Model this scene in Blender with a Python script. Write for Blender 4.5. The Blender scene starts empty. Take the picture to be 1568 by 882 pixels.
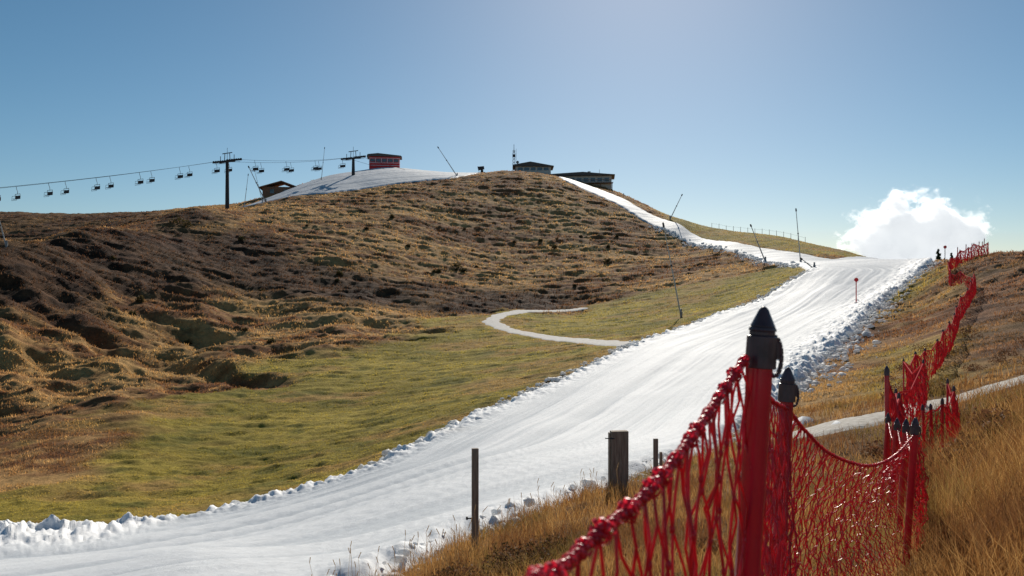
import bpy, math, random
import numpy as np
from mathutils import Vector
rng=np.random.default_rng(7); random.seed(7)
F=1307.0
scene=bpy.context.scene
scene.view_settings.view_transform='Standard'; scene.view_settings.look='None'; scene.view_settings.exposure=0

# ---------------------------------------------------------------- noise
def h2(ix,iy,seed):
    ix=(ix.astype(np.int64)&0xffffffff).astype(np.uint64); iy=(iy.astype(np.int64)&0xffffffff).astype(np.uint64)
    n=(ix*np.uint64(374761393)+iy*np.uint64(668265263)+np.uint64(seed*144269504+17))&np.uint64(0xffffffff)
    n=((n^(n>>np.uint64(13)))*np.uint64(1274126177))&np.uint64(0xffffffff)
    n=(n^(n>>np.uint64(16)))
    return (n&np.uint64(0xffff)).astype(np.float64)/65535.0
def vn(x,y,seed=0):
    xi=np.floor(x); yi=np.floor(y); fx=x-xi; fy=y-yi
    fx=fx*fx*(3-2*fx); fy=fy*fy*(3-2*fy)
    a=h2(xi,yi,seed); b=h2(xi+1,yi,seed); c=h2(xi,yi+1,seed); d=h2(xi+1,yi+1,seed)
    return (a+(b-a)*fx)*(1-fy)+(c+(d-c)*fx)*fy
def fbm(x,y,o=4,seed=0):
    s=0;a=.5;t=0
    for i in range(o):
        s=s+a*vn(x,y,seed+i*3); t+=a; a*=.5
        x,y=(x*1.6-y*1.2)+5.3,(x*1.2+y*1.6)+1.7
    return s/t
def ss(t,a=0.,b=1.):
    t=np.clip((t-a)/(b-a),0,1); return t*t*(3-2*t)

# ---------------------------------------------------------------- terrain control points: (image pixel x, image pixel y, guessed depth)
S=[(300,882,12.5),(0,882,19.5),(100,850,24),(-300,900,20),(-300,800,40),(600,880,11),(880,770,16),
 (0,820,28),(230,810,29),(550,730,34),(730,640,46),(880,575,60),(970,530,72),(1110,480,92),(1240,415,125),
 (1100,690,24),(1230,590,40),(1300,520,58),(1340,480,76),(1400,430,105),(1430,402,140),(1340,400,140),(1000,720,20),
 (400,850,18),(750,720,27),(900,660,36),(1050,580,52),(1180,500,80),
 (0,795,34),(0,740,43),(200,650,56),(330,600,70),(500,540,90),(650,495,115),(750,487,118),
 (300,720,45),(550,640,58),(700,560,78),(850,510,100),(1040,487,103),(1110,460,118),
 (880,468,140),(1100,432,140),(1230,403,150),
 (-300,700,60),(-300,560,90),(-300,400,125),(-300,430,180),(-300,330,260),(-300,400,400),
 (0,620,66),(0,520,85),(0,440,103),(0,376,122),(0,415,165),(0,328,260),(0,350,340),
 (100,560,80),(100,470,105),(130,350,150),(130,372,190),(150,329,262),
 (300,322,190),(300,360,165),(300,420,135),(300,490,112),(300,330,230),(300,318,265),
 (450,311,215),(450,350,182),(450,420,145),(400,480,122),(560,296,232),(700,276,253),(780,266,265),(860,277,262),
 (600,350,190),(600,430,150),(700,345,205),(700,420,163),(700,470,132),(780,320,225),
 (850,350,208),(900,400,180),(900,330,222),(900,440,155),(930,307,243),(1000,350,215),(1050,374,200),(1000,410,170),(1150,392,172),
 (590,258,290),(500,271,275),(420,301,245),(370,318,228),(680,264,285),(740,266,288),(850,271,290),
 (900,286,268),(960,308,248),(1040,344,216),(1130,373,188),(1230,391,166),(1270,400,155),
 (935,292,295),(1060,341,238),(1200,363,215),(1300,386,190),(1360,401,165),
 (590,300,360),(780,320,370),(935,330,370),(1060,370,300),(1200,395,290),(1340,420,220),(1430,425,200),(400,330,340),
 (1385,870,5.3),(1440,735,14),(1240,655,25),(1300,650,21),(1300,740,13),(1250,800,9),(1100,800,10),(1100,742,15),
 (1568,882,4),(1568,740,7),(1568,650,12),(1510,660,13),(1568,588,25),(1568,530,36),(1568,440,60),(1568,392,92),(1568,425,150),
 (1900,700,8),(1900,600,25),(1900,440,60),(1900,370,100),(1900,430,180),
 (1470,603,27),(1440,540,40),(1480,463,60),(1470,415,86),(1450,403,115),(1520,393,102),(1400,632,22),(1380,560,42),(1400,480,75),(1500,420,160)]
T=[(784,1.5,-1.75),(784,4,-2.1),(784,7.5,-2.62),(727,10,-3.12),(948,13.7,-3.27),(1003,16,-3.75),
 (300,2,-1.9),(300,6,-3.0),(-300,8,-3.6),(1145,1.45,-1.7),(1192,2.6,-1.78)]
C=[]
for px,py,d in S:
    C.append(((px-784)/F*d,d,(441-py)/F*d))
for px,d,z in T: C.append(((px-784)/F*d,d,z))
for b in (-.75,-.4,0,.4,.75):
    for r,w in ((.5,-.08),(600,.0),(1500,-.06)):
        C.append((math.sin(b)*r,math.cos(b)*r,w*r-1.6))
C=np.array(C)
def feat(x,y):
    r=np.hypot(x,y); th=np.arctan2(x,y)
    return np.clip(th,-.8,.8)*3.2, np.log(np.clip(r,.5,1500)), r, th
cu,cl,cr,_=feat(C[:,0],C[:,1]); cw=(C[:,2]+1.6)/cr
def K(r2): return .5*r2*np.log(r2+1e-9)
n=len(C); A=np.zeros((n+3,n+3)); A[:n,:n]=K((cu[:,None]-cu)**2+(cl[:,None]-cl)**2)+np.eye(n)*1e-4
A[:n,n]=1;A[:n,n+1]=cu;A[:n,n+2]=cl;A[n:,:n]=A[:n,n:].T
W=np.linalg.solve(A,np.concatenate([cw,[0,0,0]]))
def base(x,y):
    x=np.asarray(x,float);y=np.asarray(y,float); sh=x.shape; x=x.ravel();y=y.ravel()
    out=np.empty_like(x)
    for s in range(0,len(x),60000):
        u,l,r,th=feat(x[s:s+60000],y[s:s+60000])
        w=K((u[:,None]-cu)**2+(l[:,None]-cl)**2)@W[:n]+W[n]+W[n+1]*u+W[n+2]*l
        t=ss(np.abs(th),.85,1.9); w=w*(1-t)+(-.05)*t
        out[s:s+60000]=w*r-1.6
    return out.reshape(sh)
def P(px,d): return ((px-784)/F*d,d)
def poly(l): return np.array([P(a,b) for a,b in l])
L_EDGE=[(-500,27),(0,28),(120,27.5),(230,29),(380,31),(550,34),(640,39.5),(730,46),(880,60),(970,72),(1040,82),(1110,92),(1180,108),(1235,124)]
R_EDGE=[(1430,150),(1432,128),(1400,105),(1365,89),(1340,76),(1300,58),(1262,48),(1215,38),(1130,28),(1050,22),(960,18.3),(880,16),(760,13),(640,11),(500,9),(200,7),(-700,6)]
SNOW2=[(1222,138),(1130,176),(1060,198),(1000,217),(940,240),(880,260),(860,266),(850,290),(905,272),(960,250),(1040,217),(1130,189),(1230,168),(1275,158),(1340,175),(1430,175)]
MAIN=poly(L_EDGE+SNOW2+R_EDGE)
UP=poly([(362,227),(430,228),(500,229),(560,238),(640,248),(700,257),(742,278),(760,300),(600,305),(520,300),(470,275),(400,243)])
PATCH=poly([(1225,30),(1262,27),(1300,24),(1290,21),(1235,23),(1190,27)])
MEADOW=poly([(-400,44),(0,44),(200,57),(330,71),(500,91),(650,117),(745,122),(880,141),(1000,143),(1100,139),(1225,150),(1300,130),(1000,60),(500,25),(-500,24)])
GREEN2=poly([(1030,215),(1130,190),(1230,169),(1370,160),(1380,240),(1000,260)])
DARKZ=poly([(-400,112),(-400,150),(0,126),(130,155),(280,192),(330,185),(400,165),(500,152),(700,150),(860,150),(860,136),(700,128),(520,122),(420,128),(330,128),(250,118),(120,104),(0,98)])  # dark heather tint that also paints in the shade of this hillside
def lines(pts,x,y):
    best=np.full(x.shape,1e9)
    for a,b in zip(pts[:-1],pts[1:]):
        dx,dy=b-a; t=np.clip(((x-a[0])*dx+(y-a[1])*dy)/(dx*dx+dy*dy),0,1)
        best=np.minimum(best,np.hypot(x-a[0]-t*dx,y-a[1]-t*dy))
    return best
def sd(pg,x,y):
    d=lines(np.vstack([pg,pg[:1]]),x,y); ins=np.zeros(x.shape,bool); j=len(pg)-1
    for i in range(len(pg)):
        xi,yi=pg[i];xj,yj=pg[j]
        c=((yi>y)!=(yj>y))&(x<(xj-xi)*(y-yi)/(yj-yi+1e-12)+xi); ins^=c; j=i
    return np.where(ins,d,-d)
LE=poly(L_EDGE); RE=poly(R_EDGE)
PATH=poly([(968,73),(930,79),(880,88),(820,98),(770,107),(750,114),(765,122),(800,130),(890,136)])
ROAD=poly([(1900,31),(1660,28),(1568,26.5),(1480,25.5),(1430,24.5),(1390,22.5),(1300,21),(1240,24)])
def masks(x,y):
    m={}
    nz=(fbm(x*.55,y*.55,4,11)-.5)
    s=np.maximum(sd(MAIN,x,y),sd(UP,x,y)-.2); s=np.maximum(s,sd(PATCH,x,y)-.5+nz*2.2)
    m['snow']=s+nz*1.3*np.clip(y/30,.35,1.)
    m['mead']=ss(sd(MEADOW,x,y)+(fbm(x*.12,y*.12,4,5)-.5)*22,-2,4)
    m['green2']=ss(sd(GREEN2,x,y),-2,2)
    m['path']=1.15-lines(PATH,x,y)+nz*.9
    m['road']=.95-lines(ROAD,x,y)+nz*.9
    return m
def disp(x,y,m):
    r=np.hypot(x,y)
    hill=ss(y,38,75)*(1-m['mead'])*(1-m['green2'])*(1-ss(r,330,500))
    left=1-ss(x/np.maximum(y,1),-.45,.5)
    wx=x+6*fbm(x*.05,y*.05,3,2); wy=y+9*fbm(x*.04,y*.04,3,9)
    t=fbm(wx*.18,wy*.66,4,21); t2=fbm(x*.7,y*1.0,3,31)
    big=fbm((x+y*.5)*.05,(y-x*.3)*.06,4,41); gul=1-np.abs(fbm((x+y*.9)*.035,(y-x*.2)*.022,4,45)-.5)*4
    z=hill*((t-.5)*1.0+(t2-.5)*.6+(.5-np.abs(big-.5)*4)*(.3+1.5*left*ss(y,170,60))-ss(gul,.4,1)*1.7*left*ss(y,190,90)*ss(y,55,75))
    near=(1-ss(y,38,75))
    z=z+near*((fbm(x*.9,y*.9,3,51)-.5)*.22+(fbm(x*3,y*3,2,55)-.5)*.06)*ss(r,.5,4)
    z=z+m['mead']*ss(y,26,40)*((fbm(x*.5,y*1.1,4,61)-.5)*.42)+m['green2']*(fbm(x*.3,y*.3,3,61)-.5)*.4
    flat=1-np.maximum.reduce([ss(m['snow'],-.8,.6),ss(m['path'],-.8,.3),ss(m['road'],-.8,.3)])
    return z*flat
def H(x,y):
    x=np.atleast_1d(np.asarray(x,float));y=np.atleast_1d(np.asarray(y,float))
    return base(x,y)+disp(x,y,masks(x,y))
def g(x,y): return float(H([x],[y])[0])

# ---------------------------------------------------------------- materials
def newmat(name):
    m=bpy.data.materials.new(name); m.use_nodes=True; nt=m.node_tree
    return m,nt,nt.nodes['Principled BSDF']
def noisemat(name,c1,c2,scale=5,rough=.7,bump=.2,metal=0,stretch=(1,1,1),spec=.3,dist=.01,transl=0):
    m,nt,b=newmat(name); N=nt.nodes
    tc=N.new('ShaderNodeTexCoord'); mp=N.new('ShaderNodeMapping'); mp.inputs['Scale'].default_value=stretch
    nz=N.new('ShaderNodeTexNoise'); nz.inputs['Scale'].default_value=scale; nz.inputs['Detail'].default_value=6
    cr=N.new('ShaderNodeValToRGB'); cr.color_ramp.elements[0].position=.3; cr.color_ramp.elements[1].position=.7
    cr.color_ramp.elements[0].color=(*c1,1); cr.color_ramp.elements[1].color=(*c2,1)
    bp=N.new('ShaderNodeBump'); bp.inputs['Strength'].default_value=bump; bp.inputs['Distance'].default_value=dist
    L=nt.links.new
    L(tc.outputs['Object'],mp.inputs['Vector']);L(mp.outputs[0],nz.inputs['Vector']);L(nz.outputs['Fac'],cr.inputs[0])
    L(cr.outputs[0],b.inputs['Base Color']);L(nz.outputs['Fac'],bp.inputs['Height']);L(bp.outputs[0],b.inputs['Normal'])
    b.inputs['Roughness'].default_value=rough; b.inputs['Metallic'].default_value=metal; b.inputs['Specular IOR Level'].default_value=spec
    if transl:
        tr=N.new('ShaderNodeBsdfTranslucent'); L(cr.outputs[0],tr.inputs['Color']); mx=N.new('ShaderNodeMixShader'); mx.inputs[0].default_value=transl
        L(b.outputs[0],mx.inputs[1]);L(tr.outputs[0],mx.inputs[2]);L(mx.outputs[0],N['Material Output'].inputs['Surface'])
    return m
def attrmat(name,sc1,sc2,bump,rough=.95,lo=.45,hi=1.5,dist=.1,transl=0):
    m,nt,b=newmat(name); N=nt.nodes; L=nt.links.new
    at=N.new('ShaderNodeAttribute'); at.attribute_name='Col'
    col=at.outputs['Color']
    if sc1:
        tc=N.new('ShaderNodeTexCoord')
        n1=N.new('ShaderNodeTexNoise'); n1.inputs['Scale'].default_value=sc1; n1.inputs['Detail'].default_value=8; n1.inputs['Roughness'].default_value=.7
        n2=N.new('ShaderNodeTexNoise'); n2.inputs['Scale'].default_value=sc2; n2.inputs['Detail'].default_value=6; n2.inputs['Roughness'].default_value=.75
        L(tc.outputs['Object'],n1.inputs['Vector']);L(tc.outputs['Object'],n2.inputs['Vector'])
        mu=N.new('ShaderNodeMath'); mu.operation='MULTIPLY_ADD'; L(n1.outputs['Fac'],mu.inputs[0]); mu.inputs[1].default_value=.5
        hm=N.new('ShaderNodeMath'); hm.operation='MULTIPLY'; L(n2.outputs['Fac'],hm.inputs[0]); hm.inputs[1].default_value=.5
        L(hm.outputs[0],mu.inputs[2])
        mr=N.new('ShaderNodeMapRange'); mr.inputs[1].default_value=.35; mr.inputs[2].default_value=.65; mr.inputs[3].default_value=lo; mr.inputs[4].default_value=hi
        L(mu.outputs[0],mr.inputs[0])
        vm=N.new('ShaderNodeVectorMath'); vm.operation='SCALE'; L(col,vm.inputs[0]); L(mr.outputs[0],vm.inputs['Scale']); col=vm.outputs[0]
        bp=N.new('ShaderNodeBump'); bp.inputs['Strength'].default_value=bump; bp.inputs['Distance'].default_value=dist
        L(mu.outputs[0],bp.inputs['Height']); L(bp.outputs[0],b.inputs['Normal'])
    L(col,b.inputs['Base Color']); b.inputs['Roughness'].default_value=rough; b.inputs['Specular IOR Level'].default_value=.08
    if transl:
        tr=N.new('ShaderNodeBsdfTranslucent'); L(col,tr.inputs['Color']); mx=N.new('ShaderNodeMixShader'); mx.inputs[0].default_value=transl
        L(b.outputs[0],mx.inputs[1]);L(tr.outputs[0],mx.inputs[2]);L(mx.outputs[0],N['Material Output'].inputs['Surface'])
    return m
M_ground=attrmat('ground_turf',1.3,9,.9,dist=.25)
M_grass=attrmat('grass_blade',0,0,0,rough=.6,transl=.5)
M_gravel=noisemat('gravel',(.3,.27,.23),(.55,.52,.47),6,.95,.6,dist=.05)
M_pathg=noisemat('pale_gravel',(.52,.48,.43),(.74,.71,.66),3,.95,.6,dist=.05)
M_snow,nt,b=newmat('groomed_snow'); N=nt.nodes; L=nt.links.new
at=N.new('ShaderNodeAttribute'); at.attribute_name='Col'
tc=N.new('ShaderNodeTexCoord'); n1=N.new('ShaderNodeTexNoise'); n1.inputs['Scale'].default_value=4; n1.inputs['Detail'].default_value=9; n1.inputs['Roughness'].default_value=.75
mr=N.new('ShaderNodeMapRange'); mr.inputs[1].default_value=.3; mr.inputs[2].default_value=.7; mr.inputs[3].default_value=.9; mr.inputs[4].default_value=1.08
vm=N.new('ShaderNodeVectorMath'); vm.operation='SCALE'
L(tc.outputs['Object'],n1.inputs['Vector']); L(n1.outputs['Fac'],mr.inputs[0]); L(at.outputs['Color'],vm.inputs[0]); L(mr.outputs[0],vm.inputs['Scale']); L(vm.outputs[0],b.inputs['Base Color'])
bp=N.new('ShaderNodeBump'); bp.inputs['Strength'].default_value=.45; bp.inputs['Distance'].default_value=.08
L(n1.outputs['Fac'],bp.inputs['Height']); L(bp.outputs[0],b.inputs['Normal']); b.inputs['Roughness'].default_value=.7; b.inputs['Specular IOR Level'].default_value=.1
M_clump=noisemat('snow_clump',(.88,.89,.9),(.95,.95,.94),8,.7,.4,dist=.04,transl=.5)
M_wood=noisemat('weathered_wood',(.2,.15,.11),(.42,.34,.26),14,.85,.6,stretch=(3,3,.25))
M_red=noisemat('red_plastic',(.55,.01,.035),(.7,.02,.06),9,.22,.1,spec=.7,transl=.26)
M_net=noisemat('red_net_cord',(.65,.012,.035),(.82,.035,.07),40,.33,.3,spec=.6,dist=.001,transl=.4)
M_netfar=noisemat('red_net_cord_weathered',(.65,.04,.05),(.84,.1,.12),10,.8,.2,spec=.05,dist=.001,transl=.5)
M_black=noisemat('dark_cap_rubber',(.05,.028,.034),(.12,.075,.085),30,.35,.2,dist=.001,spec=.5)
M_steel=noisemat('galvanised_steel',(.16,.17,.18),(.28,.29,.3),6,.5,.1,metal=.5)
M_dark=noisemat('dark_steel',(.03,.032,.035),(.06,.06,.065),6,.6,.1)
M_pole=noisemat('lance_pole',(.42,.41,.39),(.6,.59,.56),3,.5,.1)
M_hutred=noisemat('red_cladding',(.6,.03,.035),(.75,.05,.05),3,.7,.2,stretch=(1,1,6))
M_roof=noisemat('roof_sheet',(.08,.07,.065),(.14,.12,.105),4,.7,.2)
M_brown=noisemat('brown_timber',(.2,.1,.06),(.32,.17,.1),3,.8,.3,stretch=(1,1,5))
M_wall=noisemat('grey_render',(.55,.51,.46),(.68,.64,.59),2,.9,.2)
M_glass=noisemat('window_glass',(.03,.04,.05),(.06,.08,.1),2,.1,0,spec=.8)
M_white=noisemat('white_paint',(.7,.7,.7),(.8,.8,.8),5,.5,.1)
M_heath=attrmat('heather_leaf',0,0,0,rough=.7,transl=.3)

# ---------------------------------------------------------------- mesh helpers
def mk(name,V,Fa,mat,col=None,smooth=False,parent=None,counts=None):
    V=np.asarray(V,np.float32); me=bpy.data.meshes.new(name)
    if isinstance(Fa,np.ndarray):
        k=Fa.shape[1]; me.vertices.add(len(V)); me.vertices.foreach_set('co',V.ravel())
        me.loops.add(Fa.size); me.loops.foreach_set('vertex_index',Fa.ravel().astype(np.int32))
        me.polygons.add(len(Fa)); me.polygons.foreach_set('loop_start',np.arange(0,Fa.size,k,dtype=np.int32))
        try: me.polygons.foreach_set('loop_total',np.full(len(Fa),k,np.int32))
        except Exception: pass
        me.update(calc_edges=True)
    else:
        me.from_pydata(V.tolist(),[],Fa); me.update()
    if col is not None:
        a=me.color_attributes.new('Col','FLOAT_COLOR','POINT')
        c=np.ones((len(V),4),np.float32); c[:,:3]=col; a.data.foreach_set('color',c.ravel())
    me.polygons.foreach_set('use_smooth',np.full(len(me.polygons),smooth))
    me.materials.append(mat)
    o=bpy.data.objects.new(name,me); scene.collection.objects.link(o)
    if parent: o.parent=parent
    return o
def empty(name,loc=(0,0,0)):
    o=bpy.data.objects.new(name,None); scene.collection.objects.link(o); o.empty_display_size=.3; return o
class MB:
    def __init__(s): s.V=[];s.F=[]
    def tube(s,p,q,r0,r1=None,nn=8,cap=True):
        r1=r0 if r1 is None else r1; p=Vector(p);q=Vector(q); d=(q-p).normalized()
        a=d.orthogonal().normalized(); b2=d.cross(a); i0=len(s.V)
        for c,r in ((p,r0),(q,r1)):
            for k in range(nn):
                t=2*math.pi*k/nn; s.V.append(tuple(c+a*math.cos(t)*r+b2*math.sin(t)*r))
        for k in range(nn): s.F.append((i0+k,i0+(k+1)%nn,i0+nn+(k+1)%nn,i0+nn+k))
        if cap: s.F.append(tuple(i0+k for k in range(nn))[::-1]); s.F.append(tuple(i0+nn+k for k in range(nn)))
        return s
    def path(s,pts,r,nn=8):
        for a,b2 in zip(pts[:-1],pts[1:]): s.tube(a,b2,r,r,nn)
        return s
    def box(s,c,sz,rz=0,tilt=None):
        i0=len(s.V); ca,sa=math.cos(rz),math.sin(rz)
        for dz in(-.5,.5):
            for dx,dy in((-.5,-.5),(.5,-.5),(.5,.5),(-.5,.5)):
                x=dx*sz[0];y=dy*sz[1]; s.V.append((c[0]+x*ca-y*sa,c[1]+x*sa+y*ca,c[2]+dz*sz[2]))
        for f in((3,2,1,0),(4,5,6,7),(0,1,5,4),(1,2,6,5),(2,3,7,6),(3,0,4,7)): s.F.append(tuple(i0+k for k in f))
        return s
    def prism(s,prof,y0,y1):
        i0=len(s.V); k=len(prof)
        for y in(y0,y1):
            for x,z in prof: s.V.append((x,y,z))
        for j in range(k): s.F.append((i0+j,i0+(j+1)%k,i0+k+(j+1)%k,i0+k+j))
        s.F.append(tuple(i0+j for j in range(k))[::-1]); s.F.append(tuple(i0+k+j for j in range(k))); return s
    def obj(s,name,mat,parent=None,smooth=False):
        return mk(name,s.V,s.F,mat,parent=parent,smooth=smooth)
def bevel(o,w,seg=2):
    m=o.modifiers.new('bevel','BEVEL'); m.width=w; m.segments=seg; m.limit_method='ANGLE'; return o
def tubes(P0,P1,r,k=4):
    P0=np.asarray(P0,float);P1=np.asarray(P1,float); r=np.broadcast_to(r,(len(P0),)); d=P1-P0; d/=np.linalg.norm(d,axis=1,keepdims=True)+1e-12
    up=np.where(np.abs(d[:,2:3])>.9,[[1.,0,0]],[[0,0,1.]]); a=np.cross(d,up); a/=np.linalg.norm(a,axis=1,keepdims=True); b2=np.cross(d,a)
    V=[]
    for Q in(P0,P1):
        for j in range(k):
            t=2*math.pi*j/k; V.append(Q+(a*math.cos(t)+b2*math.sin(t))*r[:,None])
    V=np.stack(V,1).reshape(-1,3); o=np.arange(len(P0))[:,None]*2*k
    Fc=np.concatenate([o+np.array([[j,(j+1)%k,k+(j+1)%k,k+j]]) for j in range(k)])
    return V,Fc

# ---------------------------------------------------------------- ground sheets
th=np.concatenate([np.radians(np.arange(-180,-36,2.)),np.radians(np.linspace(-36,36,1000)),np.radians(np.arange(38,181,2.))])
rr=np.concatenate([np.geomspace(.4,30,340,endpoint=False),np.geomspace(30,330,700,endpoint=False),np.geomspace(330,9000,50)])
R,TH=np.meshgrid(rr,th,indexing='ij'); X=R*np.sin(TH); Y=R*np.cos(TH); sh=X.shape
m=masks(X,Y); B=base(X,Y); D=disp(X,Y,m)
def sheetfaces(keep=None):
    i=np.arange(sh[0]*sh[1]).reshape(sh)
    q=np.stack([i[:-1,:-1],i[1:,:-1],i[1:,1:],i[:-1,1:]],-1)[..., ::-1]
    if keep is not None: q=q[keep[:-1,:-1]|keep[1:,:-1]|keep[1:,1:]|keep[:-1,1:]]
    return q.reshape(-1,4)
def sheet(name,Z,faces,mat,col=None):
    V=np.stack([X,Y,Z],-1).reshape(-1,3); used=np.zeros(len(V),bool); used[faces.ravel()]=True; idx=np.cumsum(used)-1
    return mk(name,V[used],idx[faces],mat,None if col is None else col.reshape(-1,3)[used],smooth=True)
def lerp(a,b,t): return np.asarray(a)*(1-t[...,None])+np.asarray(b)*t[...,None]
def groundcol(x,y,m):
    n1=fbm(x*.08,y*.12,5,71); n2=fbm(x*.5,y*.9,4,81); n3=fbm(x*.03,y*.03,3,91); u=x/np.maximum(y,1)
    br=lerp((.2,.088,.036),(.52,.3,.115),ss(n2*.5+n1*.5,.37,.63))
    dk=ss(sd(DARKZ,x,y)+(fbm(x*.06,y*.06,4,95)-.5)*34,-9,9)  # slope shading mixed into the turf colour, with a noisy edge
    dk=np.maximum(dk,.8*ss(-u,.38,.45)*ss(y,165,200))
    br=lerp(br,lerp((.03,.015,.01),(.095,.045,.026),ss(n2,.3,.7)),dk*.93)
    br=lerp(br,(.26,.18,.05),ss(n3*.5+n1*.5,.56,.68)*.25*(1-dk))
    gr=lerp((.25,.195,.032),(.43,.32,.06),ss(n1*.6+n2*.4,.35,.65)); gr=lerp(gr,(.4,.24,.075),ss(fbm(x*.16,y*.25,4,101),.45,.7)*.85)
    gr=lerp(gr,(.17,.155,.03),ss(fbm(x*.5,y*.7,4,107),.56,.75)*.8)
    c=lerp(br,gr,m['mead'])
    rt=ss(u,.38,.44)*ss(y,16,30)*(1-ss(y,120,140)); c=lerp(c,gr*.8,np.clip(rt*ss(n1,.4,.65)*.8,0,1))
    rr_=ss(u,.50,.56)*ss(y,26,36); c=lerp(c,lerp((.08,.038,.022),(.26,.13,.07),ss(n2,.3,.7)),rr_*.8)
    c=lerp(c,gr,m['green2']*.9)
    nr=1-ss(y,20,40); c=lerp(c,lerp((.14,.07,.03),(.36,.2,.075),ss(n2,.3,.7)),nr*(1-m['mead']*ss(y,22,27)))
    return c
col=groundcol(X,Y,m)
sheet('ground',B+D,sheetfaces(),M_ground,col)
def rough(x,y):
    dl=lines(LE,x,y); dr=lines(RE,x,y); lf=ss(-x/np.maximum(y,1),.38,.5)*ss(y,18,22)
    a=np.exp(-(dl/(1.2+3*lf))**2)*(.4+.1*lf)+np.exp(-(dr/(.8+2.3*ss(y,30,45)))**2)*(.25+.25*ss(y,28,45))
    k=fbm(x*2.1,y*2.1,4,121); k2=fbm(x*.6,y*.6,3,125)
    return a*(np.abs(k-.5)*2.4+k2*1.1-.2),a
sw=m['snow']; rg,ra=rough(X,Y)
zs=B+D-.3+.55*ss(sw,-.4,.9)+rg*ss(sw,-.3,.6)
lat=lines(LE,X,Y); lanes=fbm(lat*.9+fbm(X*.03,Y*.03,2,7)*4,(X+Y)*.015,4,131); fine=fbm(lat*5,(X+Y)*.05,3,135); soft=fbm(X*.09,Y*.09,3,137)
zs=zs+((lanes-.5)*.26+(soft-.5)*.5)*ss(sw,.6,3)+(fine-.5)*.05*ss(sw,.6,2)
sc=lerp((.51,.545,.58),(.69,.71,.73),ss(lanes*.5+fine*.25+soft*.25,.36,.6)); sc=lerp(sc,(.93,.93,.93),ss(ra,.08,.3)); sc=lerp(sc,(.55,.52,.48),ss(fbm(X*.4,Y*.4,4,141),.6,.85)*.4*(1-ss(sw,.2,3)))
sheet('snow_piste',zs,sheetfaces(sw>-.9),M_snow,sc)
for nm,k,mt in(('gravel_path','path',M_pathg),('gravel_road','road',M_gravel)):
    sheet(nm,B+D-.12+.17*ss(m[k],-.3,.3),sheetfaces((m[k]>-.5)&(sw<.8)),mt)

# ---------------------------------------------------------------- snow clumps
import bmesh
bm=bmesh.new(); bmesh.ops.create_icosphere(bm,subdivisions=2,radius=1); IV=np.array([v.co[:] for v in bm.verts]); IF=np.array([[v.index for v in f.verts] for f in bm.faces]); bm.free()
def along(pl,nn,t0=0,t1=1,bias=1):
    seg=np.linalg.norm(np.diff(pl,axis=0),axis=1); cum=np.concatenate([[0],np.cumsum(seg)]); t=(t0+(t1-t0)*rng.random(nn)**bias)*cum[-1]
    x=np.interp(t,cum,pl[:,0]); y=np.interp(t,cum,pl[:,1]); return x,y
def clumps(x,y,s):
    z=H(x,y)+s*.25+np.where(masks(x,y)['snow']>.2,.2,0); k=len(x); nv=len(IV)
    V=IV[None]*(.72+.56*rng.random((k,nv,1)))*s[:,None,None]*(.7+.6*rng.random((k,1,3)))*np.array([1,1,.75])
    V=V+np.stack([x,y,z],-1)[:,None]
    return V.reshape(-1,3),(IF[None]+np.arange(k)[:,None,None]*nv).reshape(-1,3)
cx=[];cy=[];cs=[]
x,y=along(poly(L_EDGE[1:]),2400); k=len(x); j=rng.normal(0,.5,(2,k)); cx.append(x+j[0]-.2);cy.append(y+j[1]+.1);cs.append(.04+.22*rng.random(k)**3)
bankR=poly([(1432,128),(1400,105),(1365,89),(1340,76),(1300,58),(1262,48),(1215,38)])
x,y=along(bankR,3600); k=len(x); j=rng.normal(0,.85,(2,k)); cx.append(x+j[0]-.3);cy.append(y+j[1]);cs.append(.05+.2*rng.random(k)**3)
x,y=along(poly([(1215,38),(1130,28),(1050,22),(960,18.3),(880,16),(760,13),(640,11),(540,9.6)]),600); k=len(x); j=rng.normal(0,.3,(2,k)); cx.append(x+j[0]);cy.append(y+j[1]);cs.append(.02+.1*rng.random(k)**3)
x,y=along(poly([(1222,138),(1130,176),(1060,198),(1000,217)]),350); k=len(x); j=rng.normal(0,.8,(2,k)); cx.append(x+j[0]);cy.append(y+j[1]);cs.append(.12+.28*rng.random(k)**2)
V,Fc=clumps(np.concatenate(cx),np.concatenate(cy),np.concatenate(cs)); mk('snow_clumps',V,Fc,M_clump,smooth=True)

# ---------------------------------------------------------------- grass
def blades(name,x,y,z,h,w,lean,col,mat):
    k=len(x); yaw=rng.random(k)*2*math.pi; ly=rng.random(k)*2*math.pi
    sx,sy=np.cos(yaw)*w/2,np.sin(yaw)*w/2; lx,lyy=np.cos(ly)*lean*h,np.sin(ly)*lean*h
    V=np.zeros((k,5,3))
    V[:,0]=np.stack([x-sx,y-sy,z-h*.08],-1);V[:,1]=np.stack([x+sx,y+sy,z-h*.08],-1)
    V[:,2]=np.stack([x+sx*.7+lx*.3,y+sy*.7+lyy*.3,z+h*.55],-1);V[:,3]=np.stack([x-sx*.7+lx*.3,y-sy*.7+lyy*.3,z+h*.55],-1)
    V[:,4]=np.stack([x+lx,y+lyy,z+h],-1)
    o=np.arange(k)[:,None]*5
    Fq=np.concatenate([o+[[0,1,2]],o+[[0,2,3]],o+[[3,2,4]]])
    return mk(name,V.reshape(-1,3),Fq,mat,np.repeat(col,5,axis=0))
def scatter(nn,r0,r1,a0=-36,a1=36):
    t=np.radians(a0+(a1-a0)*rng.random(nn)); r=np.exp(math.log(r0)+(math.log(r1)-math.log(r0))*rng.random(nn)); return r*np.sin(t),r*np.cos(t),r
def free(m,e=-.1): return (m['snow']<e)&(m['path']<e)&(m['road']<e)
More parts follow.
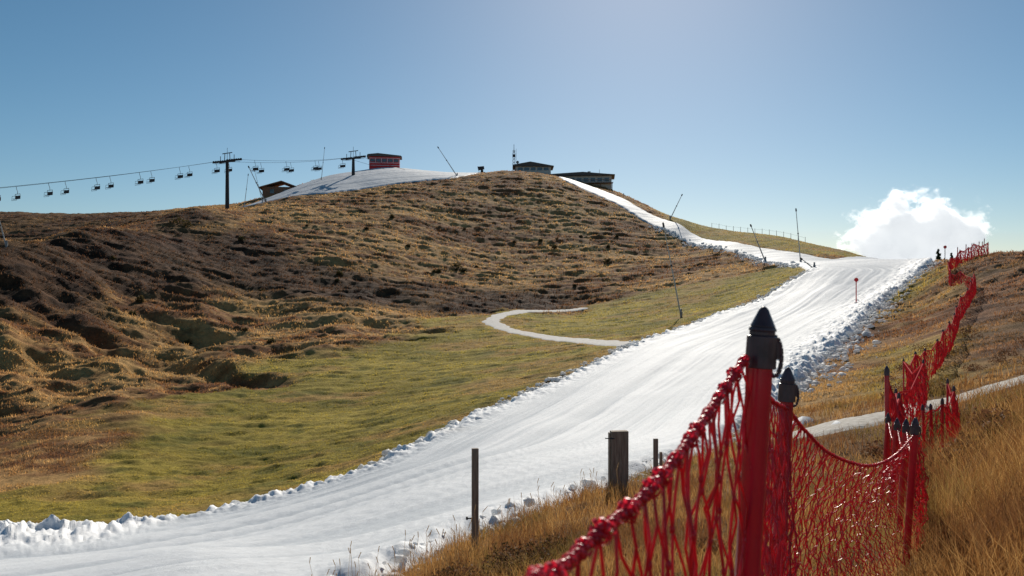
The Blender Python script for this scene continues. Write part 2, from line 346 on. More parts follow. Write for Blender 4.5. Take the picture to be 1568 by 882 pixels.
x,y,r=scatter(200000,1.6,34,-38,38); mm=masks(x,y); ok=free(mm,-.05)&(vn(x*1.2,y*1.2,3)+.25*fbm(x*4,y*4,2,6)>.28); x,y,r=x[ok],y[ok],r[ok]; mm=masks(x,y)
hh=(.07+.2*rng.random(len(x)))*(.4+1.3*fbm(x*.9,y*.9,3,8))*(1+.8*ss(x/y,.42,.52)); hh*=np.clip(.55+ r/14,.55,1.1)*(1-.6*mm['mead']*ss(y,22,28))
c=lerp((.28,.12,.033),(.66,.39,.14),rng.random(len(x))**1.3); c=lerp(c,(.17,.07,.03),ss(fbm(x*1.1,y*1.1,4,14),.45,.65)*.85)
c=lerp(c,(.2,.17,.045),ss(fbm(x*.6,y*.6,3,19),.55,.7)*.6)
blades('dry_grass',x,y,H(x,y),hh,np.maximum(.004,r*.0006),.2+.7*rng.random(len(x)),c,M_grass)
x,y,r=scatter(300000,32,300); mm=masks(x,y); ok=free(mm,-.1)&(rng.random(len(x))<np.where(mm['mead']>.5,.6,.9))&(fbm(x*.35,y*.6,3,17)>.42); x,y,r=x[ok],y[ok],r[ok]; mm={k:v[ok] for k,v in mm.items()}
c=groundcol(x,y,mm)*(.9+1.0*rng.random((len(x),1)))
hh=(.08+.22*rng.random(len(x)))*(1-.55*mm['mead'])*(1-.6*mm['green2'])*np.clip(r/90,.5,1.3)
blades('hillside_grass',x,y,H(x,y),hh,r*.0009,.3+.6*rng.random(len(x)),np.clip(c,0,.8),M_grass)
x,y=[],[]
for px,d,k in((520,9,12),(600,8.6,16),(655,8.4,20),(690,9.3,10),(800,9.5,14),(850,11,16),(900,12,16),(1060,9,18)):
    a,b2=P(px,d); x+=list(a+rng.normal(0,.28,k)); y+=list(b2+rng.normal(0,.3,k))
x=np.array(x);y=np.array(y); hh=.25+.35*rng.random(len(x)); tip=np.stack([x+rng.normal(0,.08,len(x)),y,H(x,y)+hh],-1); bs=np.stack([x,y,H(x,y)-.05],-1)
V,Fc=tubes(bs,tip,.0016,3); V2,F2=tubes(tip,tip+np.stack([rng.normal(0,.02,len(x)),0*x,.06+0*x],-1),.0042,3)
mk('seed_stalks',np.vstack([V,V2]),np.vstack([Fc,F2+len(V)]),M_grass,np.tile([[.66,.52,.33]],(len(V)+len(V2),1)))

def leafball(cen,rad,nn,ls,cols,flat=.8):
    u=rng.normal(size=(nn,3)); u/=np.linalg.norm(u,axis=1,keepdims=True); u[:,2]=np.abs(u[:,2])
    p=np.asarray(cen)+u*(rng.random((nn,1))**.45)*np.asarray(rad)*(.6+.7*fbm(u[:,0]*2.3+5+cen[0],u[:,1]*2.3+u[:,2],2,int(abs(cen[0]*10)))[:,None])
    a=rng.normal(size=(nn,3)); a/=np.linalg.norm(a,axis=1,keepdims=True); b2=np.cross(a,rng.normal(size=(nn,3))); b2/=np.linalg.norm(b2,axis=1,keepdims=True)
    s=ls*(.6+.8*rng.random((nn,1))); V=np.stack([p-a*s*.5,p+b2*s*.35,p+a*s,p-b2*s*.35],1).reshape(-1,3)
    c=np.asarray(cols[0])+(np.asarray(cols[1])-np.asarray(cols[0]))*rng.random((nn,1)); return V,(np.arange(nn)[:,None]*4+[[0,1,2,3]]),np.repeat(c,4,axis=0)
def shrub(name,items,ls,cols,dens):
    VV=[];FF=[];CC=[];o=0
    for x,y,rad,hgt in items:
        V,Fc,c=leafball((x,y,g(x,y)-.02),(rad,rad,hgt),dens,ls,cols); VV.append(V);FF.append(Fc+o);CC.append(c);o+=len(V)
    return mk(name,np.vstack(VV),np.vstack(FF),M_heath,np.vstack(CC))
it=[]
for px,d in((600,8.1),(640,8.0),(680,8.0),(720,7.9),(760,7.9),(800,7.9),(840,8.0),(700,8.5),(860,8.7),(830,8.6),(780,8.3),(1090,8.0)):
    a,b2=P(px,d); it.append((a,b2+rng.normal(0,.1),.18+.1*rng.random(),.16+.1*rng.random()))
shrub('heather_bush',it,.022,((.05,.045,.015),(.2,.09,.05)),500)
it=[]
for _ in range(70):
    px=rng.uniform(1330,1600); d=math.exp(rng.uniform(math.log(9),math.log(45))); a,b2=P(px,d)
    mm=masks(np.array([a]),np.array([b2]))
    if free(mm,-.6)[0] and not(px<1440 and d<13): it.append((a,b2,.2+.018*d*rng.random(),.2+.25*rng.random()))
shrub('heather_bush',it,.045,((.08,.045,.02),(.26,.12,.06)),320)
it=[]
for px,d,s in((272,172,1.9),(288,171,1.2),(700,168,1.2),(710,166,.8),(370,165,.8),(930,178,.9),(215,118,.8),(520,150,.7),(850,190,.8),(600,200,.7)):
    a,b2=P(px,d); it.append((a,b2,s,s*1.1))
for _ in range(40):
    a,b2=P(rng.uniform(0,1000),rng.uniform(90,215)); mm=masks(np.array([a]),np.array([b2]))
    if free(mm,-1)[0] and mm['mead'][0]<.2: s=.25+.3*rng.random(); it.append((a,b2,s,s))
shrub('dwarf_pine_shrub',it,.3,((.05,.045,.018),(.14,.1,.04)),140)

def conifer(x,y,h):
    z=g(x,y); root=empty('spruce_tree'); mb=MB(); mb.tube((x,y,z-.1),(x,y,z+h),h*.03,h*.004,6); mb.obj('trunk',M_wood,root)
    VV=[];FF=[];CC=[];o=0
    for k in range(11):
        t=.12+.85*k/10; rad=h*.26*(1-t)+.05
        V,Fc,c=leafball((x+rng.normal(0,.03)*h,y,z+h*t-.06*h),(rad,rad,h*.1),90,h*.07,((.02,.035,.015),(.05,.07,.03)))
        VV.append(V);FF.append(Fc+o);CC.append(c);o+=len(V)
    mk('crown',np.vstack(VV),np.vstack(FF),M_heath,np.vstack(CC),parent=root)
for px,d,h in((1437,150,2.9),(1457,152,2.7),(1446,156,2.0)): conifer(*P(px,d),h)

# ---------------------------------------------------------------- safety net fence
def Q(px,py,d): return Vector(((px-784)/F*d,d,(441-py)/F*d))
def netpost(top,foot,parent,r=.021,hook=True,lod=12):
    top=Vector(top);foot=Vector(foot); ax=(top-foot).normalized()
    MB().tube(foot-ax*.15,top-ax*.09,r,r,lod,cap=False).obj('post_tube',M_red,parent,True)
    mb=MB(); c0=top-ax*.105
    mb.tube(c0,c0+ax*.055,r*1.25,r*1.2,lod).tube(c0+ax*.055,c0+ax*.063,r*1.02,r*1.02,lod).tube(c0+ax*.063,c0+ax*.07,r*1.12,r*1.05,lod).tube(c0+ax*.07,top-ax*.004,r*1.02,r*.35,lod).tube(top-ax*.004,top,r*.35,r*.1,lod)
    if hook:
        pts=[]
        for i in range(11):
            t=math.radians(90-215*i/10); pts.append(c0+ax*.02+Vector((r*1.05-.001+.012*math.cos(t),-.006,.034*math.sin(t))))
        mb.path(pts,.0042,7)
        mb.box(c0+ax*.03+Vector((r*1.1,-.002,0)),(.012,.014,.03))
    o=mb.obj('post_cap',M_black,parent); bevel(o,.0015,2) if hook else None
def catm(pts,nn):
    pts=[Vector(p) for p in pts]; P_=[pts[0]*2-pts[1]]+pts+[pts[-1]*2-pts[-2]]; out=[]
    for i in range(nn):
        t=i/(nn-1)*(len(pts)-1); k=min(int(t),len(pts)-2); f=t-k; a,b2,c,d=P_[k:k+4]
        out.append(.5*((2*b2)+(c-a)*f+(2*a-5*b2+4*c-d)*f*f+(3*b2-a-3*c+d)*f**3))
    return out
def resample(c,nn):
    c=np.array(c); s=np.concatenate([[0],np.cumsum(np.linalg.norm(np.diff(c,axis=0),axis=1))]); t=np.linspace(0,s[-1],nn)
    return np.stack([np.interp(t,s,c[:,q]) for q in range(3)],-1)
def net(name,top,bot,nu,nv,r,jit,parent,k=4,bulge=0,vpow=1.,mat=None,knots=False):
    mat=mat or M_net
    tp=resample(catm(top,200),nu+1); bt=resample(catm(bot,200),nu+1)
    tg=np.gradient(tp,axis=0); tg/=np.linalg.norm(tg,axis=1,keepdims=True); nrm=np.cross(tg,[0,0,1.])
    G=np.zeros((nu+1,nv+1,3))
    for j in range(nv+1):
        v=(j/nv)**vpow; off=.5 if j%2 else 0
        idx=np.clip(np.arange(nu+1)+off,0,nu); a=np.stack([np.interp(idx,np.arange(nu+1),tp[:,q]) for q in range(3)],-1); b2=np.stack([np.interp(idx,np.arange(nu+1),bt[:,q]) for q in range(3)],-1)
        G[:,j]=a*(1-v)+b2*v+nrm*(bulge*math.sin(math.pi*v))
    jj=rng.normal(0,jit,G.shape); jj[:,0]*=.2; G+=jj
    A_=[];B_=[]
    for j in range(nv):
        A_.append(G[:,j]);B_.append(G[:,j+1])
        if j%2==0: A_.append(G[1:,j]);B_.append(G[:-1,j+1])
        else: A_.append(G[:-1,j]);B_.append(G[1:,j+1])
    A_=np.vstack(A_);B_=np.vstack(B_); M_=(A_+B_)/2+rng.normal(0,jit*.6,A_.shape)
    V,Fc=tubes(np.vstack([A_,M_]),np.vstack([M_,B_]),r,k)
    if knots:
        Kp=G.reshape(-1,3); V3=(IV[None]*r*1.9*np.array([1,1,1.8])+Kp[:,None]).reshape(-1,3); F3=(IF[None]+np.arange(len(Kp))[:,None,None]*len(IV)).reshape(-1,3)
        mk(name+'_knots',V3,F3,mat,parent=parent,smooth=True)
    mk(name,V,Fc,mat,parent=parent,smooth=True)
    return tp
def rope(name,pts,nn,r,parent,tw=60,k=6,lump=0):
    c=resample(catm(pts,nn),nn); seg=np.concatenate([[0],np.cumsum(np.linalg.norm(np.diff(c,axis=0),axis=1))])
    tg=np.gradient(c,axis=0); tg/=np.linalg.norm(tg,axis=1,keepdims=True); a=np.cross(tg,[0,0,1.]); a/=np.linalg.norm(a,axis=1,keepdims=True); b2=np.cross(tg,a)
    VV=[];FF=[];o=0
    wv=.35*np.sin(seg*37)+.3*np.sin(seg*71+1); lm=1+lump*np.maximum(0,np.sin(seg*2*math.pi/.06+wv*2))**3*(.7+.6*vn(seg*16,seg*0,3))
    for ph in(0,2.09,4.19):
        q=c+(a*np.cos(seg*tw+ph)[:,None]+b2*np.sin(seg*tw+ph)[:,None])*(r*.75*lm)[:,None]
        V,Fc=tubes(q[:-1],q[1:],(r*(.75+.25*np.sin(seg*tw*1.7))*lm)[:-1],k); VV.append(V);FF.append(Fc+o);o+=len(V)
    mk(name,np.vstack(VV),np.vstack(FF),M_net,parent=parent,smooth=True)
fence=empty('safety_net_fence')
p1t=Q(1170,469,1.45); p1b=Vector((p1t.x-.105,1.45,g(p1t.x-.1,1.45)))
p2t=Q(1207,562,2.6); p2b=Vector((p2t.x-.08,2.6,g(p2t.x,2.6)))
netpost(p1t,p1b,fence,lod=20); netpost(p2t,p2b,fence,lod=16)
tops=[(1402,639,5.2),(1388,641,6.3),(1374,640,7.3),(1360,632,8.8)]
PT=[]
for px,py,d in tops:
    t=Q(px,py,d); bt=Vector((t.x-.06,d,g(t.x,d))); netpost(t,bt,fence); PT.append((t,bt))
pend=Vector((-.45,-.9,-.3)); netpost(pend,(-.45,-.9,g(-.45,-.9)),fence)
top0=[Vector((-.43,-.9,-.45)),Vector((-.2,-.1,-.5)),Vector((-.06,.3,-.40)),Q(800,945,.6),Q(838,893,.7),Q(885,848,.78),Q(935,803,.84),Q(985,762,.92),Q(1040,697,1.05),Q(1090,625,1.22),Q(1142,548,1.43)]
bot0=[Vector((p.x,p.y,0)) for p in top0]
for p in bot0: p.z=g(p.x,p.y)+.3; p.y+=.1
rope('top_rope',top0,900,.0048,fence,tw=190,lump=.75)
net('net_panel',top0,bot0,66,13,.002,.008,fence,k=6,bulge=.0,knots=True)
a=p1t-Vector((.02,0,.1)); b2=p2t-Vector((0,0,.13))
top1=[a,Q(1160,585,1.8),Q(1183,615,2.2),b2]
bot1=[Vector((p.x-.05,p.y,g(p.x,p.y)+.2)) for p in top1]
rope('top_rope',top1,240,.0036,fence,tw=150,lump=.5); net('net_panel',top1,bot1,26,18,.002,.008,fence,k=6,bulge=.03,knots=True)
top2=[b2,Q(1235,662,3.0),Q(1275,697,3.5),Q(1330,713,4.2),Q(1370,698,4.8),PT[0][0]-Vector((0,0,.1))]
bot2=[Vector((p.x-.02,p.y,g(p.x,p.y)+.1)) for p in top2]
rope('top_rope',top2,300,.0045,fence,tw=130,lump=.4); net('net_panel',top2,bot2,60,24,.0021,.008,fence,k=5,bulge=-.1)
for (t0,b0),(t1,b1) in zip(PT[:-1],PT[1:]):
    tp=[t0-Vector((0,0,.08)),(t0+t1)/2-Vector((0,0,.22)),t1-Vector((0,0,.08))]; bt=[Vector((p.x,p.y,g(p.x,p.y)+.05)) for p in tp]
    rope('top_rope',tp,60,.005,fence); net('net_panel',tp,bt,18,16,.003,.012,fence,bulge=.06,mat=M_netfar)
def netrun(name,lst,hgt,cell,thick,start=None):
    root=empty(name); tp=[];bt=[]
    pts=[P(px,d) for px,d in lst]
    for i,(x,y) in enumerate(pts):
        z=g(x,y); lx=rng.normal(0,.07); ly=rng.normal(0,.05)
        netpost((x+lx,y+ly,z+hgt*1.08),(x,y,z),root,r=.024 if y<30 else .036,hook=False,lod=7)
        tp.append(Vector((x+lx,y+ly,z+hgt)));bt.append(Vector((x,y,z+.06)))
    for i in range(len(pts)-1):
        ln=(tp[i+1]-tp[i]).length; nu=max(3,int(ln/cell)); sag=min(.35,ln*.05)+.05
        mid=(tp[i]+tp[i+1])/2-Vector((0,0,sag)); mx,my=mid.x,mid.y; bm_=Vector((mx,my,g(mx,my)+.05))
        if mid.z-bm_.z<.5*hgt: mid.z=bm_.z+.6*hgt
        net('net_panel',[tp[i],mid,tp[i+1]],[bt[i],bm_,bt[i+1]],nu,max(5,int(hgt/cell/1.2)),thick,cell*.15,root,bulge=.1,mat=M_netfar)
        V,Fc=tubes([tp[i],mid],[mid,tp[i+1]],thick*1.8,5); mk('top_rope',V,Fc,M_netfar,parent=root)
netrun('safety_net_fence',[(1418,14.4),(1431,14),(1444,13.8),(1456,15.5),(1450,17)],1.25,.13,.006)
netrun('safety_net_fence',[(1360,8.9),(1372,13),(1364,17),(1412,21),(1384,26),(1400,30),(1415,32),(1432,34),(1445,37),(1456,39),(1461,43),(1466,47),(1474,51),(1480,54),(1487,58),(1493,62),(1492,67),(1488,71),(1472,76),(1456,80)],1.3,.18,.010)
netrun('safety_net_fence',[(1456,80),(1454,84),(1454,88),(1470,94),(1482,97),(1492,99),(1512,104)],1.6,.28,.022)
for px,d in((1478,97),(1487,98),(1498,101),(1506,102),(1465,92),(1503,103)):
    x,y=P(px,d); r0=empty('red_marker_pole'); MB().tube((x,y,g(x,y)-.1),(x+.1,y,g(x,y)+2.),.05,.045,8,cap=False).obj('pole',M_red,r0); MB().tube((x+.1,y,g(x,y)+2.),(x+.1,y,g(x,y)+2.14),.06,.02,8).obj('cap',M_black,r0)

# ---------------------------------------------------------------- wooden posts
def wpost(px,d,w,h,extra):
    x,y=P(px,d); z=g(x,y); root=empty('wooden_post')
    mb=MB().box((x,y,z+h/2-.2),(w,max(.05,w*.45),h+.4),.15); bevel(mb.obj('timber',M_wood,root),.006)
    if extra=='board':
        bevel(MB().box((x-w*.5-.016,y-.02,z+h/2-.1),(.025,.09,h+.15),.15).obj('batten',M_wood,root),.003)
        MB().tube((x-w*.5-.09,y-.06,z+h-.11),(x-w*.3,y-.1,z+h-.11),.008).obj('hook',M_dark,root)
    else:
        MB().tube((x-w*.5-.05,y-.02,z+h*.32),(x-w*.4,y-.02,z+h*.32),.008).tube((x-w*.5-.055,y-.02,z+h*.32-.015),(x-w*.5-.055,y-.02,z+h*.32+.02),.012).obj('insulator',M_dark,root)
wpost(727.5,10,.08,1.2,'n'); wpost(948,13.7,.28,1.0,'board'); wpost(1004,16.5,.09,.95,'n'); wpost(1012,16.9,.05,.6,'n')

x,y=P(1311,84); z=g(x,y); r0=empty('piste_marker_pole'); MB().tube((x,y,z-.2),(x,y,z+2.7),.055,.05).obj('pole',M_hutred,r0)
MB().tube((x,y-.07,z+2.75),(x,y+.01,z+2.75),.2,.2,20).obj('disc',M_hutred,r0); MB().tube((x-.2,y-.06,z+.5),(x+.1,y-.06,z+.5),.02).obj('tie',M_dark,r0)
x,y=P(1447,118); z=g(x,y); r0=empty('piste_marker_pole'); MB().tube((x,y,z-.2),(x,y,z+2.2),.05,.05).obj('pole',M_dark,r0); MB().tube((x,y-.07,z+2.3),(x,y+.01,z+2.3),.22,.22,16).obj('disc',M_hutred,r0)

def lance(px0,d,px1,py1,r=.05):
    x,y=P(px0,d); z=g(x,y); t=Vector(((px1-784)/F*d,d,(441-py1)/F*d)); root=empty('snow_lance'); b0=Vector((x,y,z)); dv=(t-b0)
    MB().tube((x,y,z-.3),(x,y,z+1.0),r*1.7,r*1.4).box((x,y,z+.4),(.3,.25,.4)).obj('base',M_steel,root)
    MB().tube(b0+dv*.03,b0+dv*.55,r*1.15,r*.9,8).tube(b0+dv*.55,t,r*.8,r*.6,8).obj('boom',M_pole,root)
    MB().tube(t-dv*.02,t+dv.normalized()*.35,r*1.6,r*1.2,8).tube(b0+dv*.55,b0+dv*.57,r*1.5,r*1.5).obj('nozzle_head',M_dark,root)
for a in((1043,104,1016,345,.085),(1172,160,1150,346,.11),(1226,150,1219,322,.09),(1026,225,1044,299,.11),(700,262,671,226,.12),(407,228,381,256,.13),(492,262,497,227,.08),(1247,128,1228,397,.09),(10,120,-6,318,.09),(374,230,380,268,.08),(955,262,962,303,.08),(402,232,390,262,.07)): lance(*a)
r0=empty('pasture_fence'); mb=MB(); prev=None
for i in range(14):
    px=1090+i*11; d=235-i*2.0; x,y=P(px,d); z=g(x,y); mb.tube((x,y,z-.2),(x,y,z+1.4),.06,.05,5)
    if prev: mb.tube(prev,(x,y,z+1.2),.02,.02,4)
    prev=(x,y,z+1.2)
mb.obj('posts_and_wire',M_wood,r0)

# ---------------------------------------------------------------- chairlift
lift=empty('chairlift_pylon'); 
pA=Vector(((348-784)/F*225,225,0)); pB=Vector(((541-784)/F*262,262,0)); dr=(pB-pA).normalized(); sd_=Vector((dr.y,-dr.x,0))
ARM=2.9
def pylon(p,ztop,root):
    zb=g(p.x,p.y); mb=MB(); mb.tube((p.x,p.y,zb-.5),(p.x,p.y,ztop),.55,.4,14); 
    for k in range(int((ztop-zb)/.6)):
        zz=zb+k*.6; mb.tube((p.x-.25,p.y-.62,zz),(p.x+.25,p.y-.62,zz),.03,.03,4)
    mb.tube((p.x-.25,p.y-.62,zb),(p.x-.25,p.y-.5,ztop),.03,.03,4); mb.tube((p.x+.25,p.y-.62,zb),(p.x+.25,p.y-.5,ztop),.03,.03,4)
    mb.obj('mast',M_dark,root)
    c=Vector((p.x,p.y,ztop)); mb=MB()
    mb.tube(c-sd_*(ARM+.3),c+sd_*(ARM+.3),.28,.28,6)
    for s in(-1,1):
        q=c+sd_*ARM*s; mb.tube(q-dr*2.4+Vector((0,0,.05-.5)),q+dr*2.4+Vector((0,0,.5)),.13,.13,6)
        for k in range(-3,4):
            w=q+dr*k*.7+Vector((0,0,.25+k*.14)); mb.tube(w-sd_*.12,w+sd_*.12,.28,.28,10)
        mb.tube(q,q+Vector((0,0,1.6)),.09,.09,6); mb.tube(q-dr*1.8+Vector((0,0,-.6)),q+dr*1.8+Vector((0,0,-.1)),.07,.07,4)
        mb.tube(c+sd_*1.2*s,c+sd_*1.0*s+Vector((0,0,2.2)),.1,.1,6)
    mb.tube(c-sd_*(ARM-.9)+Vector((0,0,2.2)),c+sd_*(ARM-.9)+Vector((0,0,2.2)),.12,.12,6); mb.tube(c,c+Vector((0,0,3.6)),.06,.05,6)
    mb.obj('crossarm',M_dark,root)
ZA=(441-245)/F*225; ZB=(441-243)/F*262+.5
pylon(pA,ZA-.4,lift); lift2=empty('chairlift_pylon'); pylon(pB,ZB-.4,lift2)
pC=pA-dr*75; zc=(441-309)/F*pC.y+.6
pD=pB+dr*45; zd=ZB-3.5
pylon(pC,zc,empty('chairlift_pylon'))
def chair(pos):
    root=empty('chairlift_chair'); mb=MB()
    def W(a,b2,c): return Vector(pos)+dr*a+sd_*b2+Vector((0,0,c))
    mb.path([W(0,0,0),W(.05,0,-.5),W(.28,0,-1.1),W(.28,0,-1.6)],.05,6); mb.tube(W(.28,-1.1,-1.6),W(.28,1.1,-1.6),.05,.05,6)
    for s in(-1.1,1.1): mb.path([W(.28,s,-1.6),W(.3,s,-2.6),W(-.3,s,-2.65)],.045,6); mb.path([W(-.35,s,-2.1),W(-.45,s,-3.05)],.03,5)
    mb.tube(W(-.45,-1.1,-3.05),W(-.45,1.1,-3.05),.04,.04,5); mb.tube(W(-.35,-1.1,-2.1),W(-.35,1.1,-2.1),.04,.04,5)
    mb.obj('hanger_frame',M_dark,root)
    V=[];Fc=[]
    for (a0,c0,a1,c1) in((.3,-2.6,-.25,-2.66),(.34,-1.95,.3,-2.6)):
        i=len(V)
        for (a_,c_) in((a0,c0),(a1,c1),(a1+.07,c1-.09),(a0+.07,c0-.09)):
            V+= [tuple(W(a_,-1.05,c_)),tuple(W(a_,1.05,c_))]
        for k in range(4): Fc.append((i+2*k,i+2*k+1,i+(2*k+3)%8,i+(2*k+2)%8))
        Fc+=[(i,i+2,i+4,i+6),(i+1,i+7,i+5,i+3)]
    mk('seat_and_backrest',V,Fc,M_dark,parent=root)
cab=empty('chairlift_cable'); mb=MB()
for s in(-1,1):
    for (a,za),(b2,zb),sag in(((pC,zc+.3),(pA,ZA),.7),((pA,ZA),(pB,ZB),.9),((pB,ZB),(pD,zd),.3)):
        pts=[]
        for i in range(17):
            t=i/16; q=a.lerp(b2,t)+sd_*ARM*s; pts.append(Vector((q.x,q.y,za+(zb-za)*t-4*sag*t*(1-t))))
        mb.path(pts,.045,4)
        L_=(b2-a).length; step=10.5; k=0
        off={(-1):2.5,1:6.5}[s]
        while off+k*step<L_-1.5 and a is not pB:
            t=(off+k*step)/L_; q=a.lerp(b2,t)+sd_*ARM*s; chair((q.x,q.y,za+(zb-za)*t-4*sag*t*(1-t))); k+=1
mb.obj('ropes',M_dark,cab)

# ---------------------------------------------------------------- buildings
def place(o,px,d,rz=0,z=None):
    x,y=P(px,d); o.location=(x,y,g(x,y) if z is None else z); o.rotation_euler=(0,0,rz)
hut=empty('red_lift_hut'); 
MB().box((0,0,1.2),(10.4,6,5.4)).obj('walls',M_hutred,hut)
MB().prism([(-6,3.9),(6,3.9),(5.6,4.25),(-2.2,5.0),(-5.7,4.6)],-3.9,3.9).obj('roof',M_roof,hut)
mb=MB()
for k in range(5): mb.box((-4+k*2,-3.03,2.6),(1.5,.06,1.0))
mb.obj('windows',M_glass,hut)
mb=MB().box((0,-3.05,1.75),(10.3,.07,.14)).box((0,-3.05,3.4),(10.3,.07,.14)).box((0,-3.05,.9),(10.3,.07,.14))
for k in range(6): mb.box((-5+k*2,-3.06,2.6),(.16,.08,1.6))
mb.obj('trim',M_white,hut); place(hut,589,297,.12,z=(441-256)/F*297-.7)
bh=empty('timber_barn'); MB().box((0,0,.6),(9.6,7,4)).obj('walls',M_brown,bh)
MB().prism([(-5.8,2.4),(0.8,4.4),(5.8,2.6),(5.8,2.3),(0.8,4.1),(-5.8,2.1)],-4.4,4.4).obj('roof',M_brown,bh)
MB().box((-2,-3.53,1.2),(1.2,.06,1.2)).box((2,-3.53,1.2),(1.2,.06,1.2)).obj('windows',M_glass,bh); place(bh,429,262,.15,z=(441-301)/F*262)
rs=empty('mountain_restaurant')
MB().box((0,0,1),(19,9,8)).obj('walls',M_wall,rs)
MB().prism([(-11,4.9),(10.6,4.9),(10.6,5.15),(8,5.35),(0,6.1),(-11,5.5)],-6,6).obj('roof',M_roof,rs)
mb=MB()
for k in range(8):
    mb.box((-8.2+k*2.3,-4.53,3.6),(1.5,.06,1.2))
for k in range(5): mb.box((9.53,-3.4+k*1.7,3.6),(.06,1.2,1.2))
mb.obj('windows',M_glass,rs)
mb=MB().box((0,-5.5,2.35),(20,2,.2))
for k in range(21): mb.box((-9.9+k*.99,-6.45,2.9),(.08,.08,1))
mb.box((0,-6.45,3.4),(20,.12,.12)); 
for k in range(6): mb.box((-9.6+k*3.85,-6.3,1),(.25,.25,2.6))
mb.obj('balcony',M_brown,rs)
MB().box((2,1,6.4),(1,1,1.4)).obj('chimney',M_wall,rs); MB().tube((5.5,0,5.3),(5.5,0,7.6),.08,.06).obj('flagpole',M_white,rs)
place(rs,893,290,-.1,z=(441-295)/F*290+.2)
st=empty('summit_station'); MB().box((0,0,0),(12,8,6)).obj('walls',M_wall,st)
MB().prism([(-7,2.9),(7,2.7),(7,2.95),(-1,4.4),(-7,3.3)],-5,5).obj('roof',M_roof,st)
mb=MB()
for k in range(5): mb.box((-4.4+k*2.2,-4.03,2.0),(1.6,.06,1.0))
mb.obj('windows',M_glass,st); place(st,816,294,0,z=(441-270)/F*294)
tw=empty('radio_mast'); mb=MB(); 
for sx in(-.45,.45):
    for sy in(-.45,.45): mb.tube((sx,sy,-3),(sx*.6,sy*.6,8.5),.09,.08,5)
for k in range(9):
    zz=-2+k*1.15; mb.tube((-.5,-.5,zz),(.5,-.5,zz+1),.06,.06,4).tube((.5,-.5,zz),(-.5,-.5,zz+1),.06,.06,4)
mb.tube((0,0,8),(0,0,10.5),.1,.07,6).tube((.8,0,5),(.8,0,9),.06,.05,4); mb.obj('lattice',M_dark,tw)
MB().box((1.6,0,1.6),(2.8,2,3.2)).box((0,0,6.6),(1.0,.6,.9)).obj('antenna_panels',M_dark,tw); MB().tube((1.2,-1,4.2),(1.2,-1.3,4.2),.5,.5,14).obj('dish',M_steel,tw)
place(tw,787,292,0,z=(441-268)/F*292)
sg=empty('snow_cannon'); MB().tube((-.9,0,1.6),(.9,-.2,1.9),.65,.55,16).tube((-1.1,.02,1.55),(-.9,0,1.6),.75,.75,16).obj('barrel',M_dark,sg)
MB().tube((0,0,0),(0,0,1.3),.12,.12).box((0,0,.25),(2.2,1.4,.25)).tube((-.9,-.7,.1),(-.9,.7,.1),.35,.35,12).tube((.9,-.7,.1),(.9,.7,.1),.35,.35,12).tube((.9,0,.3),(2.2,0,.3),.06,.06).box((.3,.4,.8),(.8,.5,.9)).obj('carriage',M_dark,sg)
place(sg,737,284,.2)

# ---------------------------------------------------------------- cloud
cl=bpy.data.meshes.new('cloud'); bm=bmesh.new(); bmesh.ops.create_icosphere(bm,subdivisions=3,radius=1.0); bm.to_mesh(cl); bm.free()
co=bpy.data.objects.new('cloud',cl); scene.collection.objects.link(co); D_=1600; co.location=((1403-784)/F*D_,D_,(441-374)/F*D_); co.scale=(160,110,122)
M_cl=bpy.data.materials.new('cloud_vapour_glow'); M_cl.use_nodes=True; nt=M_cl.node_tree; N=nt.nodes; L=nt.links.new; N.remove(N['Principled BSDF'])
vo=N.new('ShaderNodeVolumePrincipled'); vo.inputs['Color'].default_value=(1,1,1,1); vo.inputs['Anisotropy'].default_value=.35
tc=N.new('ShaderNodeTexCoord'); ln=N.new('ShaderNodeVectorMath'); ln.operation='LENGTH'; L(tc.outputs['Object'],ln.inputs[0])
nz=N.new('ShaderNodeTexNoise'); nz.inputs['Scale'].default_value=2.6; nz.inputs['Detail'].default_value=8; nz.inputs['Roughness'].default_value=.66; L(tc.outputs['Object'],nz.inputs['Vector'])
m1=N.new('ShaderNodeMath'); m1.operation='MULTIPLY_ADD'; L(ln.outputs['Value'],m1.inputs[0]); m1.inputs[1].default_value=-.53; 
L(nz.outputs['Fac'],m1.inputs[2])
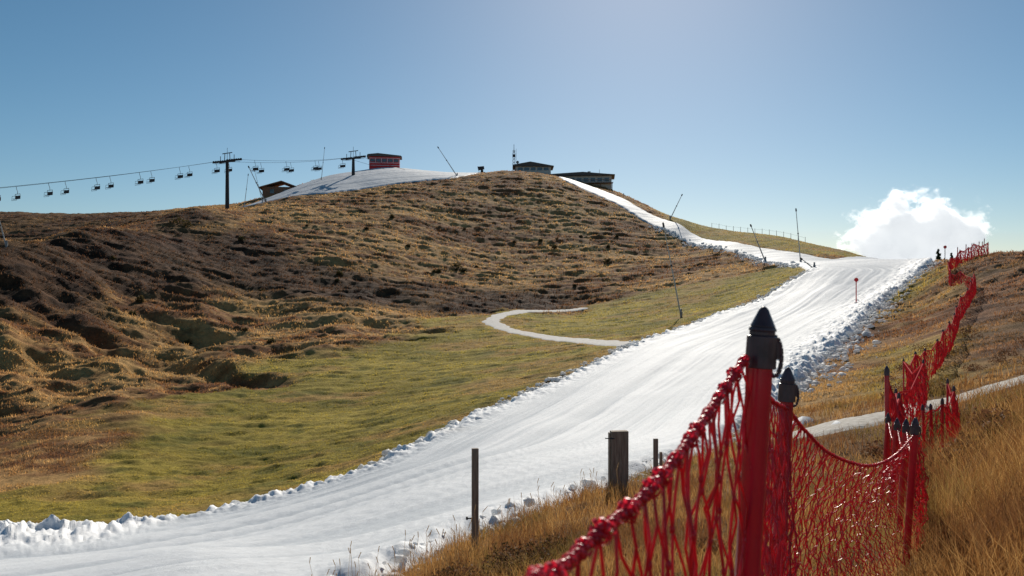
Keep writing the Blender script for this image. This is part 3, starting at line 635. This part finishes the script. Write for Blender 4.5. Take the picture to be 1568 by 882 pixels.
m2=N.new('ShaderNodeMapRange'); m2.inputs[1].default_value=.13; m2.inputs[2].default_value=.19; m2.inputs[3].default_value=0; m2.inputs[4].default_value=.12; L(m1.outputs[0],m2.inputs[0])
L(m2.outputs[0],vo.inputs['Density']); 
m3=N.new('ShaderNodeMath'); m3.operation='MULTIPLY'; L(m2.outputs[0],m3.inputs[0]); m3.inputs[1].default_value=.47
vo.inputs['Emission Color'].default_value=(.93,.97,1,1); L(m3.outputs[0],vo.inputs['Emission Strength'])  # added glow in the vapour, imitating multiply scattered sunlight
L(vo.outputs[0],N['Material Output'].inputs['Volume']); cl.materials.append(M_cl)

# ---------------------------------------------------------------- light, sky, camera
EL=math.radians(27); AZ=math.radians(9)
Sv=Vector((math.sin(AZ)*math.cos(EL),math.cos(AZ)*math.cos(EL),math.sin(EL)))
sl=bpy.data.lights.new('sun','SUN'); sl.energy=5; sl.angle=math.radians(.5); sl.color=(1,.925,.81)
so=bpy.data.objects.new('sun',sl); scene.collection.objects.link(so); so.rotation_euler=(-Sv).to_track_quat('-Z','Y').to_euler(); so.location=(0,0,100)
w=bpy.data.worlds.new('World'); scene.world=w; w.use_nodes=True; nt=w.node_tree; sk=nt.nodes.new('ShaderNodeTexSky'); sk.sky_type='NISHITA'; sk.sun_disc=False
sk.sun_elevation=EL; sk.sun_rotation=AZ; sk.altitude=1900; sk.air_density=1.0; sk.dust_density=1.15; sk.ozone_density=2.4
hs=nt.nodes.new('ShaderNodeHueSaturation'); hs.inputs['Saturation'].default_value=1.18; hs.inputs['Hue'].default_value=.486
bg=nt.nodes['Background']; bg.inputs['Strength'].default_value=.068; nt.links.new(sk.outputs[0],hs.inputs['Color']); nt.links.new(hs.outputs[0],bg.inputs['Color'])
cd=bpy.data.cameras.new('camera'); cam=bpy.data.objects.new('camera',cd); scene.collection.objects.link(cam); cam.rotation_euler=(math.radians(90),0,0)
cd.sensor_width=36; cd.lens=36*F/1568; cd.clip_start=.05; cd.clip_end=20000
cd.dof.use_dof=True; cd.dof.focus_distance=25; cd.dof.aperture_fstop=10
scene.camera=cam
